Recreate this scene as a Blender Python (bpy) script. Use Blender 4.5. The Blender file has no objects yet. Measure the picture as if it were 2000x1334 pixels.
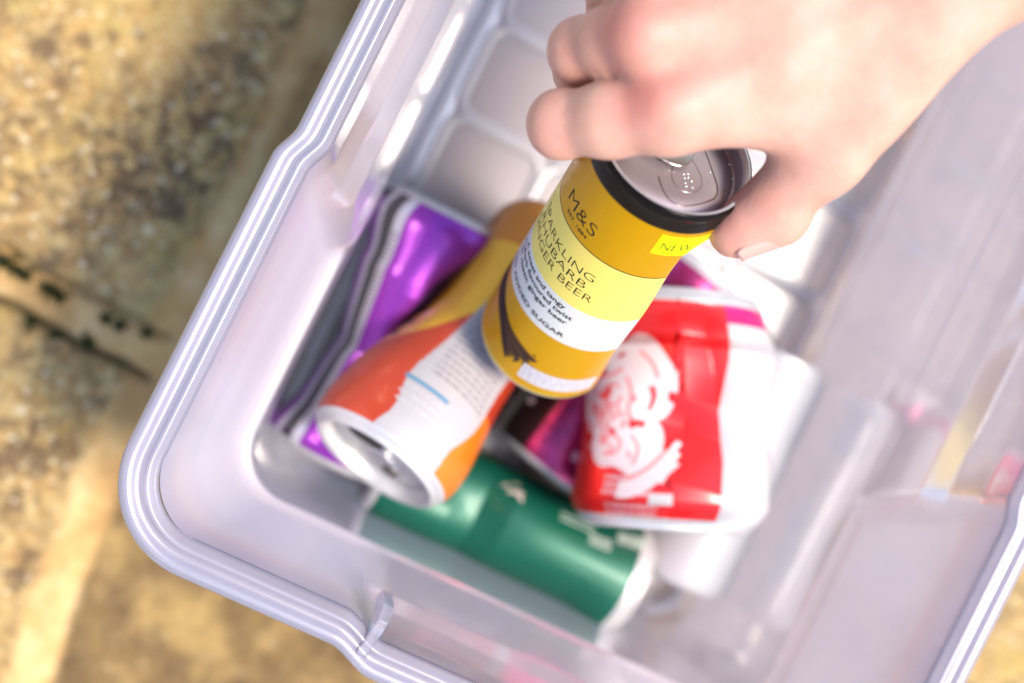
import bpy, bmesh, math, random
import numpy as np
from mathutils import Vector, Matrix

S = bpy.context.scene
COL = S.collection
rnd = random.Random(7)
R_ = math.radians

# ------------------------------------------------------------------ camera
ZC, TILT, ROLL = 0.63, R_(10.6), R_(26.57)
F = 2778.0                                   # focal length in photo pixels (50 mm on 36 mm, 2000 px)
z_c = np.array([math.sin(TILT), 0, -math.cos(TILT)])
u_x = np.array([math.cos(TILT), 0, math.sin(TILT)])
u_y = np.array([0, 1.0, 0])
c_r = math.cos(ROLL) * u_x + math.sin(ROLL) * u_y
c_u = -math.sin(ROLL) * u_x + math.cos(ROLL) * u_y
CAM = np.array([0, 0, ZC])
cam = bpy.data.cameras.new('camera')
cam.lens, cam.sensor_width = 50.0, 36.0
cam.clip_start, cam.clip_end = 0.01, 200
cam.dof.use_dof = True
cam.dof.focus_distance = 0.468
cam.dof.aperture_fstop = 3.3
camo = bpy.data.objects.new('camera', cam)
COL.objects.link(camo)
M = Matrix.Identity(4)
for i in range(3):
    M[i][0], M[i][1], M[i][2], M[i][3] = c_r[i], c_u[i], -z_c[i], CAM[i]
camo.matrix_world = M
S.camera = camo

def ray(px, py):
    return z_c + c_r * (px - 1000) / F - c_u * (py - 667) / F
def at(px, py, z):                           # survey: the point of height z seen at a photo pixel
    d = ray(px, py); return CAM + d * ((z - ZC) / d[2])
def atd(px, py, dep):
    return CAM + ray(px, py) * dep

# ------------------------------------------------------------------ light
SUN_EL, SUN_AZ = 66.0, 6.0                   # azimuth: degrees from +x towards +y
S.world = bpy.data.worlds.new('World')
S.world.use_nodes = True
nt = S.world.node_tree
bg = nt.nodes['Background']
sky = nt.nodes.new('ShaderNodeTexSky')
sky.sky_type = 'NISHITA'
sky.sun_disc = False
sky.sun_elevation = R_(SUN_EL)
sky.sun_rotation = R_(90 - SUN_AZ)
nt.links.new(sky.outputs[0], bg.inputs[0])
bg.inputs[1].default_value = 0.085
sl = bpy.data.lights.new('sun', 'SUN')
sl.energy, sl.angle, sl.color = 1.5, R_(15), (1.0, 0.90, 0.79)
so = bpy.data.objects.new('sun', sl)
COL.objects.link(so)
sd = Vector((math.cos(R_(SUN_AZ)) * math.cos(R_(SUN_EL)), math.sin(R_(SUN_AZ)) * math.cos(R_(SUN_EL)), math.sin(R_(SUN_EL))))
so.rotation_euler = sd.to_track_quat('Z', 'Y').to_euler()
so.location = (0.6, 0, 1.2)
S.view_settings.view_transform = 'Standard'
S.view_settings.look = 'None'
S.view_settings.exposure = 1.93
S.cycles.max_bounces = 14
S.cycles.transparent_max_bounces = 24
S.cycles.transmission_bounces = 10
S.cycles.caustics_reflective = False
S.cycles.caustics_refractive = False
S.cycles.sample_clamp_indirect = 6

# ------------------------------------------------------------------ helpers
def mat(name):
    m = bpy.data.materials.new(name); m.use_nodes = True
    n = m.node_tree.nodes; n.clear()
    out = n.new('ShaderNodeOutputMaterial')
    return m, m.node_tree, out
def N(t, kind, **kw):
    nd = t.nodes.new('ShaderNode' + kind)
    for k, v in kw.items():
        if k in nd.inputs: nd.inputs[k].default_value = v
        else: setattr(nd, k, v)
    return nd
def pbr(name, col, rough=.4, metal=0.0, bump=0.0, bscale=60, mottle=0.0, mscale=40, coat=0.0, spec=.5):
    m, t, out = mat(name)
    p = N(t, 'BsdfPrincipled'); t.links.new(p.outputs[0], out.inputs[0])
    p.inputs['Roughness'].default_value = rough; p.inputs['Metallic'].default_value = metal
    p.inputs['Coat Weight'].default_value = coat; p.inputs['Coat Roughness'].default_value = .12
    p.inputs['Specular IOR Level'].default_value = spec
    p.inputs['Base Color'].default_value = (*col, 1)
    tc = N(t, 'TexCoord')
    if mottle:
        nz = N(t, 'TexNoise', Scale=mscale, Detail=5.0); t.links.new(tc.outputs['Object'], nz.inputs['Vector'])
        mx = N(t, 'MixRGB', blend_type='MULTIPLY'); mx.inputs[1].default_value = (*col, 1)
        cr = N(t, 'ValToRGB'); cr.color_ramp.elements[0].position = .3; cr.color_ramp.elements[1].position = .7
        cr.color_ramp.elements[0].color = (1 - mottle,) * 3 + (1,)
        t.links.new(nz.outputs[0], cr.inputs[0]); t.links.new(cr.outputs[0], mx.inputs[2]); mx.inputs[0].default_value = 1
        t.links.new(mx.outputs[0], p.inputs['Base Color'])
    if bump:
        nz = N(t, 'TexNoise', Scale=bscale, Detail=4.0); t.links.new(tc.outputs['Object'], nz.inputs['Vector'])
        b = N(t, 'Bump', Strength=bump, Distance=.001); t.links.new(nz.outputs[0], b.inputs['Height'])
        t.links.new(b.outputs[0], p.inputs['Normal'])
    return m
def obj(name, verts, faces, mats, parent=None, smooth=True, midx=None, loc=None):
    me = bpy.data.meshes.new(name)
    me.from_pydata([tuple(map(float, v)) for v in verts], [], [tuple(map(int, f)) for f in faces])
    for m in (mats if isinstance(mats, (list, tuple)) else [mats]): me.materials.append(m)
    me.polygons.foreach_set('use_smooth', [smooth] * len(me.polygons))
    if midx is not None: me.polygons.foreach_set('material_index', [int(i) for i in midx])
    me.update()
    o = bpy.data.objects.new(name, me); COL.objects.link(o)
    if loc is not None: o.location = loc
    if parent is not None: o.parent = parent
    return o
def tag(o, label=None, cat=None, group=None, kind=None):
    if label: o['label'] = label
    if cat: o['category'] = cat
    if group: o['group'] = group
    if kind: o['kind'] = kind
    return o
def fix_normals(o):
    bm = bmesh.new(); bm.from_mesh(o.data); bmesh.ops.recalc_face_normals(bm, faces=bm.faces); bm.to_mesh(o.data); bm.free()
def sstep(a, b, x):
    t = np.clip((np.asarray(x, float) - a) / (b - a), 0, 1); return t * t * (3 - 2 * t)
def hnoise(x, y, seed=0):                    # smooth value noise, vectorised
    xi, yi = np.floor(x).astype(np.int64), np.floor(y).astype(np.int64)
    fx, fy = x - xi, y - yi
    fx, fy = fx * fx * (3 - 2 * fx), fy * fy * (3 - 2 * fy)
    def h(a, b):
        n = (a * 374761393 + b * 668265263 + seed * 974634533) & 0xffffffff
        n = ((n ^ (n >> 13)) * 1274126177) & 0xffffffff
        return ((n ^ (n >> 16)) & 0xffff) / 65535.0
    return (h(xi, yi) * (1 - fx) + h(xi + 1, yi) * fx) * (1 - fy) + (h(xi, yi + 1) * (1 - fx) + h(xi + 1, yi + 1) * fx) * fy
def fbm(x, y, seed=0, oct=5):
    v, a = 0, .5
    for i in range(oct):
        v = v + a * hnoise(x, y, seed + i); x, y, a = x * 2.03 + 3.1, y * 2.03 + 7.7, a * .5
    return v

# ------------------------------------------------------------------ ground: old stone paving
def build_ground():
    def axis(a, b, step, far):
        core = np.arange(a, b + 1e-6, step); o = []
        d = step; x = b
        while x < far:
            d *= 1.35; x += d; o.append(x)
        l = []; d = step; x = a
        while x > -far:
            d *= 1.35; x -= d; l.append(x)
        return np.array(l[::-1] + list(core) + o)
    xs, ys = axis(-.24, .46, .0022, 40), axis(-.27, .30, .0022, 40)
    X, Y = np.meshgrid(xs, ys)
    wob = (fbm(X * 30, Y * 30, 3) - .5) * .008
    near = sstep(1.5, .6, np.hypot(X, Y))
    # joint running beside the tub and the cross joint left of it; other joints repeat the slab size
    jx = -.017 + .010 * sstep(-.12, -.25, Y) + wob + .006 * (Y + .05) * 0
    d1 = np.abs(X - jx)
    wy = (fbm(X * 22 + 9, Y * 22, 5) - .5) * .012
    slope = -.0 * X
    jyc = -.078 + .20 * (X + .02) * -.35 + wy
    d2 = np.abs(Y - jyc)
    m1 = sstep(.013, .006, d1)                          # 1 inside the mortar
    left = sstep(jx + .004, jx - .004, X)
    m2 = sstep(.013, .007, d2) * left
    crack = np.exp(-((Y - (jyc - .0105)) / .0019) ** 2) * left * sstep(-.35, -.3, X)
    crack2 = np.exp(-((Y - (jyc + .0115)) / .002) ** 2) * left * sstep(-.35, -.3, X) * sstep(.42, .58, fbm(X * 40, Y * 40, 11))
    mort = np.maximum(m1, m2)
    bumps = (fbm(X * 55, Y * 55, 21) - .5) * .0045 + (fbm(X * 150, Y * 150, 31, 4) - .5) * .0062
    Z = bumps * (1 - .72 * mort) - .0022 * mort - .005 * crack - .003 * crack2
    Z = Z * near - .006
    lowright = sstep(jx, jx + .01, X)
    Z = Z - .004 * lowright * near
    nx, ny = len(xs), len(ys)
    V = np.stack([X, Y, Z], -1).reshape(-1, 3)
    idx = np.arange(nx * ny).reshape(ny, nx)
    Fc = np.stack([idx[:-1, :-1], idx[:-1, 1:], idx[1:, 1:], idx[1:, :-1]], -1).reshape(-1, 4)
    m, t, out = mat('weathered_stone')
    p = N(t, 'BsdfPrincipled', Roughness=.92); t.links.new(p.outputs[0], out.inputs[0])
    p.inputs['Specular IOR Level'].default_value = .2
    tc = N(t, 'TexCoord')
    def noise(sc, det=6.0, rough=.6, off=0):
        mp = N(t, 'Mapping'); mp.inputs['Location'].default_value = (off, off * .7, 0); t.links.new(tc.outputs['Object'], mp.inputs['Vector'])
        n = N(t, 'TexNoise', Scale=sc, Detail=det, Roughness=rough); t.links.new(mp.outputs[0], n.inputs['Vector']); return n
    def ramp(src, stops):
        r = N(t, 'ValToRGB'); e = r.color_ramp.elements
        while len(e) < len(stops): e.new(.5)
        for i, (pos, c) in enumerate(stops):
            e[i].position = pos; e[i].color = (*c, 1) if len(c) == 3 else c
        t.links.new(src, r.inputs[0]); return r
    def mix(fac, a, b, mode='MIX'):
        x = N(t, 'MixRGB', blend_type=mode)
        for s, i in ((fac, 0), (a, 1), (b, 2)):
            if hasattr(s, 'is_linked') or hasattr(s, 'links'): t.links.new(s, x.inputs[i])
            else: x.inputs[i].default_value = s if isinstance(s, float) else (*s, 1)
        return x.outputs[0]
    big = noise(34, 6, .7)
    base = ramp(big.outputs[0], [(.32, (.25, .145, .056)), (.5, (.385, .238, .088)), (.68, (.50, .33, .125))])
    lich = ramp(noise(120, 8, .7, 3).outputs[0], [(.44, (0, 0, 0)), (.60, (1, 1, 1))])
    c = mix(lich.outputs[0], base.outputs[0], (.50, .355, .150))
    grn = ramp(noise(28, 5, .6, 9).outputs[0], [(.52, (0, 0, 0)), (.66, (.55, .55, .55))])
    c = mix(grn.outputs[0], c, (.42, .30, .09))
    spots = ramp(noise(125, 8, .72, 17).outputs[0], [(.46, (0, 0, 0)), (.54, (1, 1, 1))])
    zone = ramp(noise(15, 4, .6, 23).outputs[0], [(.38, (0, 0, 0)), (.62, (.85, .85, .85))])
    sm = N(t, 'Math', operation='MULTIPLY'); t.links.new(spots.outputs[0], sm.inputs[0]); t.links.new(zone.outputs[0], sm.inputs[1])
    c = mix(sm.outputs[0], c, (.095, .058, .036))
    pat = ramp(noise(52, 8, .72, 71).outputs[0], [(.53, (0, 0, 0)), (.62, (.85, .85, .85))])
    c = mix(pat.outputs[0], c, (.135, .085, .048))
    fl = ramp(noise(210, 4, .5, 31).outputs[0], [(.60, (0, 0, 0)), (.72, (.8, .8, .8))])
    c = mix(fl.outputs[0], c, (.72, .62, .42))
    # attributes: mortar in the joints, dirt and moss in the cracks, a brown zone
    am = N(t, 'Attribute', attribute_name='mortar'); ac = N(t, 'Attribute', attribute_name='crack'); al = N(t, 'Attribute', attribute_name='brown_zone')
    mc = ramp(noise(30, 5, .6, 41).outputs[0], [(.36, (.42, .245, .095)), (.5, (.54, .335, .13)), (.64, (.66, .46, .22))])
    lb = ramp(noise(34, 4, .55, 51).outputs[0], [(.36, (.12, .073, .034)), (.52, (.21, .132, .054)), (.68, (.38, .25, .09))])  # browner tones to the right of the long joint
    c = mix(al.outputs['Fac'], c, lb.outputs[0])
    c = mix(am.outputs['Fac'], c, mc.outputs[0])
    c = mix(ac.outputs['Fac'], c, (.05, .038, .016))
    t.links.new(c, p.inputs['Base Color'])
    bn = noise(260, 6, .6, 61); b = N(t, 'Bump', Strength=.55, Distance=.0015); t.links.new(bn.outputs[0], b.inputs['Height']); t.links.new(b.outputs[0], p.inputs['Normal'])
    o = obj('paving', V, Fc, m)
    for nme, arr in (('mortar', mort), ('crack', np.clip(crack * 1.1 + crack2 * .5, 0, 1)), ('brown_zone', lowright * sstep(.2, .1, X) * .85)):
        a = o.data.attributes.new(nme, 'FLOAT', 'POINT'); a.data.foreach_set('value', arr.reshape(-1).astype(np.float32))
    tag(o, kind='structure')
    # moss tufts in the cross joint
    mm = pbr('moss_green', (.055, .085, .012), .95, bump=.8, bscale=500, mottle=.5, mscale=300)
    vs, fs = [], []
    def tuft(x, y, r):
        for k in range(int(60 * r / .004)):
            a, d = rnd.random() * 6.283, abs(rnd.gauss(0, .5)) * r
            px, py = x + math.cos(a) * d, y + math.sin(a) * d
            h = .0065 * (1 - .5 * min(1, d / r)) * (.5 + rnd.random())
            w = .0009
            tx, ty = px + rnd.gauss(0, .0012), py + rnd.gauss(0, .0012)
            b0 = len(vs); aa = rnd.random() * 6.283
            for q in range(3): vs.append((px + w * math.cos(aa + q * 2.09), py + w * math.sin(aa + q * 2.09), -.010))
            vs.append((tx, ty, -.009 + h))
            fs.extend([(b0, b0 + 1, b0 + 3), (b0 + 1, b0 + 2, b0 + 3), (b0 + 2, b0, b0 + 3)])
    for (px, py, r) in [(5, 508, .0034), (28, 525, .0042), (52, 538, .0034), (95, 565, .0034), (118, 578, .0030), (205, 620, .0022), (232, 634, .0024), (285, 652, .0022), (170, 668, .002), (60, 630, .0022), (110, 655, .0022)]:
        P = at(px, py, -.008); tuft(P[0], P[1], r * 1.5)
    mo = obj('moss', vs, fs, mm, smooth=False); tag(mo, 'dark green moss tufts growing in the joint of the stone paving', 'moss', kind='stuff')
build_ground()

# ------------------------------------------------------------------ storage tub
X0, X1, Y0, Y1, RIM = -.0105, .298, -.1195, .297, .155
def plastic(name, transp, rough, glossfac, dif=(.80, .77, .86), tl=(.86, .83, .93), bump=0.0, tint=(.93, .90, .97), blend=None):
    m, t, out = mat(name)
    tr = N(t, 'BsdfTransparent'); tr.inputs[0].default_value = (*tint, 1)
    df = N(t, 'BsdfDiffuse'); df.inputs[0].default_value = (*dif, 1)
    ts = N(t, 'BsdfTranslucent'); ts.inputs[0].default_value = (*tl, 1)
    gl = N(t, 'BsdfGlossy'); gl.inputs['Roughness'].default_value = rough; gl.inputs[0].default_value = (1, 1, 1, 1)
    m1 = N(t, 'MixShader'); m1.inputs[0].default_value = .58; t.links.new(df.outputs[0], m1.inputs[1]); t.links.new(ts.outputs[0], m1.inputs[2])
    m2 = N(t, 'MixShader'); m2.inputs[0].default_value = transp; t.links.new(m1.outputs[0], m2.inputs[1]); t.links.new(tr.outputs[0], m2.inputs[2])
    fr = N(t, 'Fresnel', IOR=1.5); mm = N(t, 'Math', operation='MULTIPLY_ADD'); mm.inputs[1].default_value = 1.0; mm.inputs[2].default_value = glossfac
    t.links.new(fr.outputs[0], mm.inputs[0])
    m3 = N(t, 'MixShader'); t.links.new(mm.outputs[0], m3.inputs[0]); t.links.new(m2.outputs[0], m3.inputs[1]); t.links.new(gl.outputs[0], m3.inputs[2])
    if blend:                                # attribute 'clear' on the sheet: 0 frosted corner panel, 1 clear side
        at2 = N(t, 'Attribute', attribute_name='clear')
        for (lo_, hi_), sock in ((blend[0], m2.inputs[0]), (blend[1], gl.inputs['Roughness']), (blend[2], mm.inputs[2])):
            mr = N(t, 'MapRange'); mr.inputs[3].default_value = lo_; mr.inputs[4].default_value = hi_
            t.links.new(at2.outputs['Fac'], mr.inputs[0]); t.links.new(mr.outputs[0], sock)
    if bump:
        tc = N(t, 'TexCoord'); nz = N(t, 'TexNoise', Scale=45.0, Detail=3.0); t.links.new(tc.outputs['Object'], nz.inputs['Vector'])
        b = N(t, 'Bump', Strength=bump, Distance=.002); t.links.new(nz.outputs[0], b.inputs['Height'])
        for q in (gl, df, ts, fr): t.links.new(b.outputs[0], q.inputs['Normal'])
    t.links.new(m3.outputs[0], out.inputs[0])
    return m
P_WALL = plastic('tub_plastic', .2, .2, .05, dif=(.78, .73, .88), tl=(.91, .86, .98), bump=.10, blend=((.10, .18), (.38, .11), (.015, .25)), tint=(.86, .83, .99))
P_FLOOR = plastic('floor_plastic', .20, .22, .03, dif=(.79, .73, .79), tl=(.89, .85, .90), tint=(.95, .92, .96))
P_RIDGE = plastic('ridge_plastic', .12, .3, .03, dif=(.86, .83, .86), tl=(.92, .89, .93))
P_RIM = plastic('rim_plastic', .44, .22, .02, dif=(.74, .71, .85), tl=(.86, .83, .96))
P_RIB = plastic('rib_plastic', .60, .22, .02, dif=(.80, .77, .88), tl=(.90, .87, .97))

NS, NA = 200, 18                              # samples per straight side and per corner arc
def loop(ix, iy, r, mx=0.0, my=0.0, z=.152):
    """Rounded rectangle inset by ix / iy; mx / my move the middle of the long / short sides further in (+) or out (-)."""
    x0, x1, y0, y1 = X0 + ix, X1 - ix, Y0 + iy, Y1 - iy
    pts, nrm, wts = [], [], []
    def side(a, b, n, sx):
        L = abs(b - a)
        return np.linspace(a, b, n, endpoint=False)
    yy = np.linspace(0, 1, NS, endpoint=False); 
    MA = .020 - .38 * (.152 - min(max(z, .089), .152)); MB = Y0 + Y1 - MA - .012                      # middle zone of the long sides (y)
    XA, XB = .079, .2085                      # middle zone of the short sides (x)
    def wl(y): return sstep(MA, MA + .012, y) * sstep(MB, MB - .012, y)
    def ws(x): return sstep(XA, XA + .018, x) * sstep(XB, XB - .018, x)
    yb = Y0 + .055 + (Y1 - Y0 - .11) * yy; 
    # left side, going down (from y1 to y0)
    for f in yy:
        y = (y1 - r) + (y0 + r - (y1 - r)) * f; w = wl(y); pts.append((x0 + mx * w, y)); nrm.append((-1, 0)); wts.append(w)
    for k in range(NA):
        a = math.pi + (math.pi / 2) * k / NA; pts.append((x0 + r + r * math.cos(a), y0 + r + r * math.sin(a))); nrm.append((math.cos(a), math.sin(a))); wts.append(0)
    for f in yy:
        x = (x0 + r) + (x1 - r - (x0 + r)) * f; w = ws(x); pts.append((x, y0 + my * w)); nrm.append((0, -1)); wts.append(w)
    for k in range(NA):
        a = 1.5 * math.pi + (math.pi / 2) * k / NA; pts.append((x1 - r + r * math.cos(a), y0 + r + r * math.sin(a))); nrm.append((math.cos(a), math.sin(a))); wts.append(0)
    for f in yy:
        y = (y0 + r) + (y1 - r - (y0 + r)) * f; w = wl(y); pts.append((x1 - mx * w, y)); nrm.append((1, 0)); wts.append(w)
    for k in range(NA):
        a = (math.pi / 2) * k / NA; pts.append((x1 - r + r * math.cos(a), y1 - r + r * math.sin(a))); nrm.append((math.cos(a), math.sin(a))); wts.append(0)
    for f in yy:
        x = (x1 - r) + (x0 + r - (x1 - r)) * f; w = ws(x); pts.append((x, y1 - my * w)); nrm.append((0, 1)); wts.append(w)
    for k in range(NA):
        a = math.pi / 2 + (math.pi / 2) * k / NA; pts.append((x0 + r + r * math.cos(a), y1 - r + r * math.sin(a))); nrm.append((math.cos(a), math.sin(a))); wts.append(0)
    return np.array(pts), np.array(nrm), np.array(wts)
def loft(levels, close=False):
    V, W = [], []
    for (z, ix, iy, r, mx, my) in levels:
        p, n, w = loop(ix * 1e-3, iy * 1e-3, r * 1e-3, mx * 1e-3, my * 1e-3, z * 1e-3)
        V.append(np.column_stack([p, np.full(len(p), z * 1e-3)])); W.append(w)
    n = len(V[0]); L = len(V); Fc = []; wf = []
    for l in range(L - 1 + (1 if close else 0)):
        a, b = l * n, ((l + 1) % L) * n
        for i in range(n):
            j = (i + 1) % n; Fc.append((a + i, a + j, b + j, b + i)); wf.append((W[l][i] + W[l][j]) / 2)
    return np.concatenate(V), Fc, np.array(wf), n
def build_tub():
    tub = bpy.data.objects.new('storage_tub', None); COL.objects.link(tub); tub.location = (0, 0, 0)
    tag(tub, 'clear lavender tinted plastic storage tub full of crushed drink cans on stone paving', 'storage tub')
    MX, MY = 3.5, -5.5                        # rim kinks: long side steps in, short side steps out (hand grip)
    #        z    ix    iy   r   mx  my
    lv = [(152.5, 12.6, 12.6, 24, MX, MY),
          (140.0, 15.5, 14.0, 24, MX + .8, MY + 1),
          (127.0, 19.5, 16.0, 24, MX + 3.0, -3.0),
          (122.0, 21.0, 16.8, 24, MX + 5.5, -1.5),
          (119.0, 22.0, 17.2, 24, MX + 6.8, -.5),
          (108.0, 26.5, 19.2, 24, MX + 5.8, .5),
          (96.0, 31.0, 22.0, 23, MX + 4.5, 1.0),
          (91.5, 33.0, 23.3, 23, MX + 3.4, 1.0),
          (90.0, 35.5, 24.5, 22, MX + 1.6, .5),
          (88.8, 39.0, 26.0, 21, 0, 0),
          (80.0, 41.0, 26.6, 20, 0, 0),
          (45.0, 45.5, 28.0, 19, 0, 0),
          (14.0, 49.0, 29.5, 17, 0, 0),
          (7.0, 50.5, 30.6, 16, 0, 0),
          (3.0, 53.5, 33.0, 14, 0, 0),
          (1.6, 58.0, 37.0, 12, 0, 0)]
    fine = []
    for a_, b_ in zip(lv[:-1], lv[1:]):
        k_ = 6 if a_[0] > 88 else 2
        fine += [tuple(a_[i] + (b_[i] - a_[i]) * f / k_ for i in range(6)) for f in range(k_)]
    lv = fine + [lv[-1]]
    V, Fc, wf, n = loft(lv)
    nl = len(lv) - 1
    w_ = obj('wall', V, Fc, P_WALL, tub)
    clr = np.concatenate([np.maximum(loop(l[1] * 1e-3, l[2] * 1e-3, l[3] * 1e-3, z=l[0] * 1e-3)[2], sstep(89.5, 87.5, l[0])) for l in lv])
    a_ = w_.data.attributes.new('clear', 'FLOAT', 'POINT'); a_.data.foreach_set('value', clr.astype(np.float32))
    # floor sheet with the moulded ridge pattern
    p, _, _ = loop(.058, .037, .012)
    V = np.column_stack([p, np.full(len(p), .0016)]); c = len(V)
    V = np.vstack([V, [[(X0 + X1) / 2, (Y0 + Y1) / 2, .0016]]])
    Fl = [(i, (i + 1) % c, c) for i in range(c)]
    fo = obj('floor', V, Fl, P_FLOOR, tub)
    # ridges: rounded frames
    vs, fs = [], []
    def frame(x0, x1, y0, y1, r, wd, h):
        def rr(i):
            q = []
            rad = max(r - i, .001)
            for cx, cy, a0 in ((x1 - i - rad, y1 - i - rad, 0), (x0 + i + rad, y1 - i - rad, 90), (x0 + i + rad, y0 + i + rad, 180), (x1 - i - rad, y0 + i + rad, 270)):
                for k in range(9):
                    a = R_(a0 + 90 * k / 8); q.append((cx + rad * math.cos(a), cy + rad * math.sin(a)))
            return q
        prof = [(0, 0), (.0012, h), (wd - .0012, h), (wd, 0)]
        b = len(vs); L = [rr(i) for i, _ in prof]; m = len(L[0])
        for (i, z), q in zip(prof, L):
            vs.extend((x, y, .0018 + z) for x, y in q)
        for k in range(3):
            for j in range(m):
                jj = (j + 1) % m; fs.append((b + k * m + j, b + k * m + jj, b + (k + 1) * m + jj, b + (k + 1) * m + j))
    gx = [.0475, .0955, .1435, .1915, .2395]
    gy = [-.078, -.026, .0275, .0795, .1235, .1685, .2135, .2525]
    for i in range(4):
        for j in range(7):
            frame(gx[i] - .0022 + .0003 * j / 9, gx[i + 1] + .0022, gy[j] - .0022, gy[j + 1] + .0022, .011, .0058, .0016 + .00007 * (i + 2 * (j % 2)))
    obj('floor_ridges', vs, fs, P_RIDGE, tub)
    # rim: profile swept round the outline (distance inwards, height), closed
    prof = [(.2, 138), (0, 141), (0, 153.6), (.5, 154.7), (1.4, 155.2), (3.9, 155.2), (4.6, 154.8), (5.0, 154.6), (5.4, 154.2), (7.6, 154.1), (8.1, 154.3), (8.4, 154.7), (8.9, 155.0), (9.7, 155.1), (10.4, 154.7), (11.0, 153.8), (11.9, 153.1), (13.0, 151.9), (13.1, 150.6),
            (11.4, 150.6), (10.2, 152.0), (5.2, 151.2), (3.2, 153.4), (1.7, 153.2), (1.5, 141), (1.3, 138)]
    lv = [(z, d, d, max(34 - d, 20), MX, MY) for d, z in prof]
    V, Fc, _, n = loft(lv, close=True)
    rim = obj('rim', V, Fc, P_RIM, tub); fix_normals(rim)
    # upright stiffening ribs where the hand grips begin
    for gx_, ss in ((.0905, 1), (.197, -1)):
        for yb, sy in ((Y0, 1), (Y1, -1)):
            q = []
            for dx in (-.0022, .0022):
                for dy, z in ((.0006, .1553), (.0150, .1553), (.0195, .1500), (.0205, .134), (.0165, .134), (.0115, .1515), (.0006, .1515)):
                    q.append((gx_ + dx + ss * .12 * dy, yb + sy * dy, z))
            k = 7
            f = [tuple(range(k))[::-1], tuple(range(k, 2 * k))] + [(i, (i + 1) % k, k + (i + 1) % k, k + i) for i in range(k)]
            rb = obj('grip_rib', q, f, P_RIB, tub, smooth=False); fix_normals(rb)
            bv = rb.modifiers.new('bevel', 'BEVEL'); bv.width = .0008; bv.segments = 2
    return tub
build_tub()

# ------------------------------------------------------------------ cans
ALU = pbr('aluminium', (.80, .79, .78), .28, 1.0, bump=.05, bscale=400)
ALU_SOFT = pbr('aluminium_dull', (.70, .68, .66), .42, .45, mottle=.15, mscale=90)
HOLE_SHADE = pbr('inside_shade', (.02, .015, .012), .6)  # black colour holds the shade inside the opened can

def text_mesh(body, size, offset=0.0, width=None, spacing=1.0, sub=.0009):
    cu = bpy.data.curves.new('t', 'FONT'); cu.body = body; cu.size = size; cu.offset = offset; cu.resolution_u = 4
    cu.space_character = spacing
    o = bpy.data.objects.new('t', cu); COL.objects.link(o)
    dg = bpy.context.evaluated_depsgraph_get(); dg.update()
    me = bpy.data.meshes.new_from_object(o.evaluated_get(dg))
    bm = bmesh.new(); bm.from_mesh(me); bmesh.ops.triangulate(bm, faces=bm.faces)
    xs = [v.co.x for v in bm.verts]; x0, x1 = min(xs), max(xs)
    k = (width / (x1 - x0)) if width else 1.0
    for v in bm.verts: v.co.x = (v.co.x - x0) * k
    for _ in range(4):
        e = [e for e in bm.edges if e.calc_length() > sub]
        if not e: break
        bmesh.ops.subdivide_edges(bm, edges=e, cuts=1); bmesh.ops.triangulate(bm, faces=bm.faces)
    vs = np.array([v.co[:2] for v in bm.verts]); bm.verts.index_update()
    fs = [[v.index for v in f.verts] for f in bm.faces]
    bm.free(); bpy.data.objects.remove(o); bpy.data.curves.remove(cu); bpy.data.meshes.remove(me)
    return vs, fs

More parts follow.
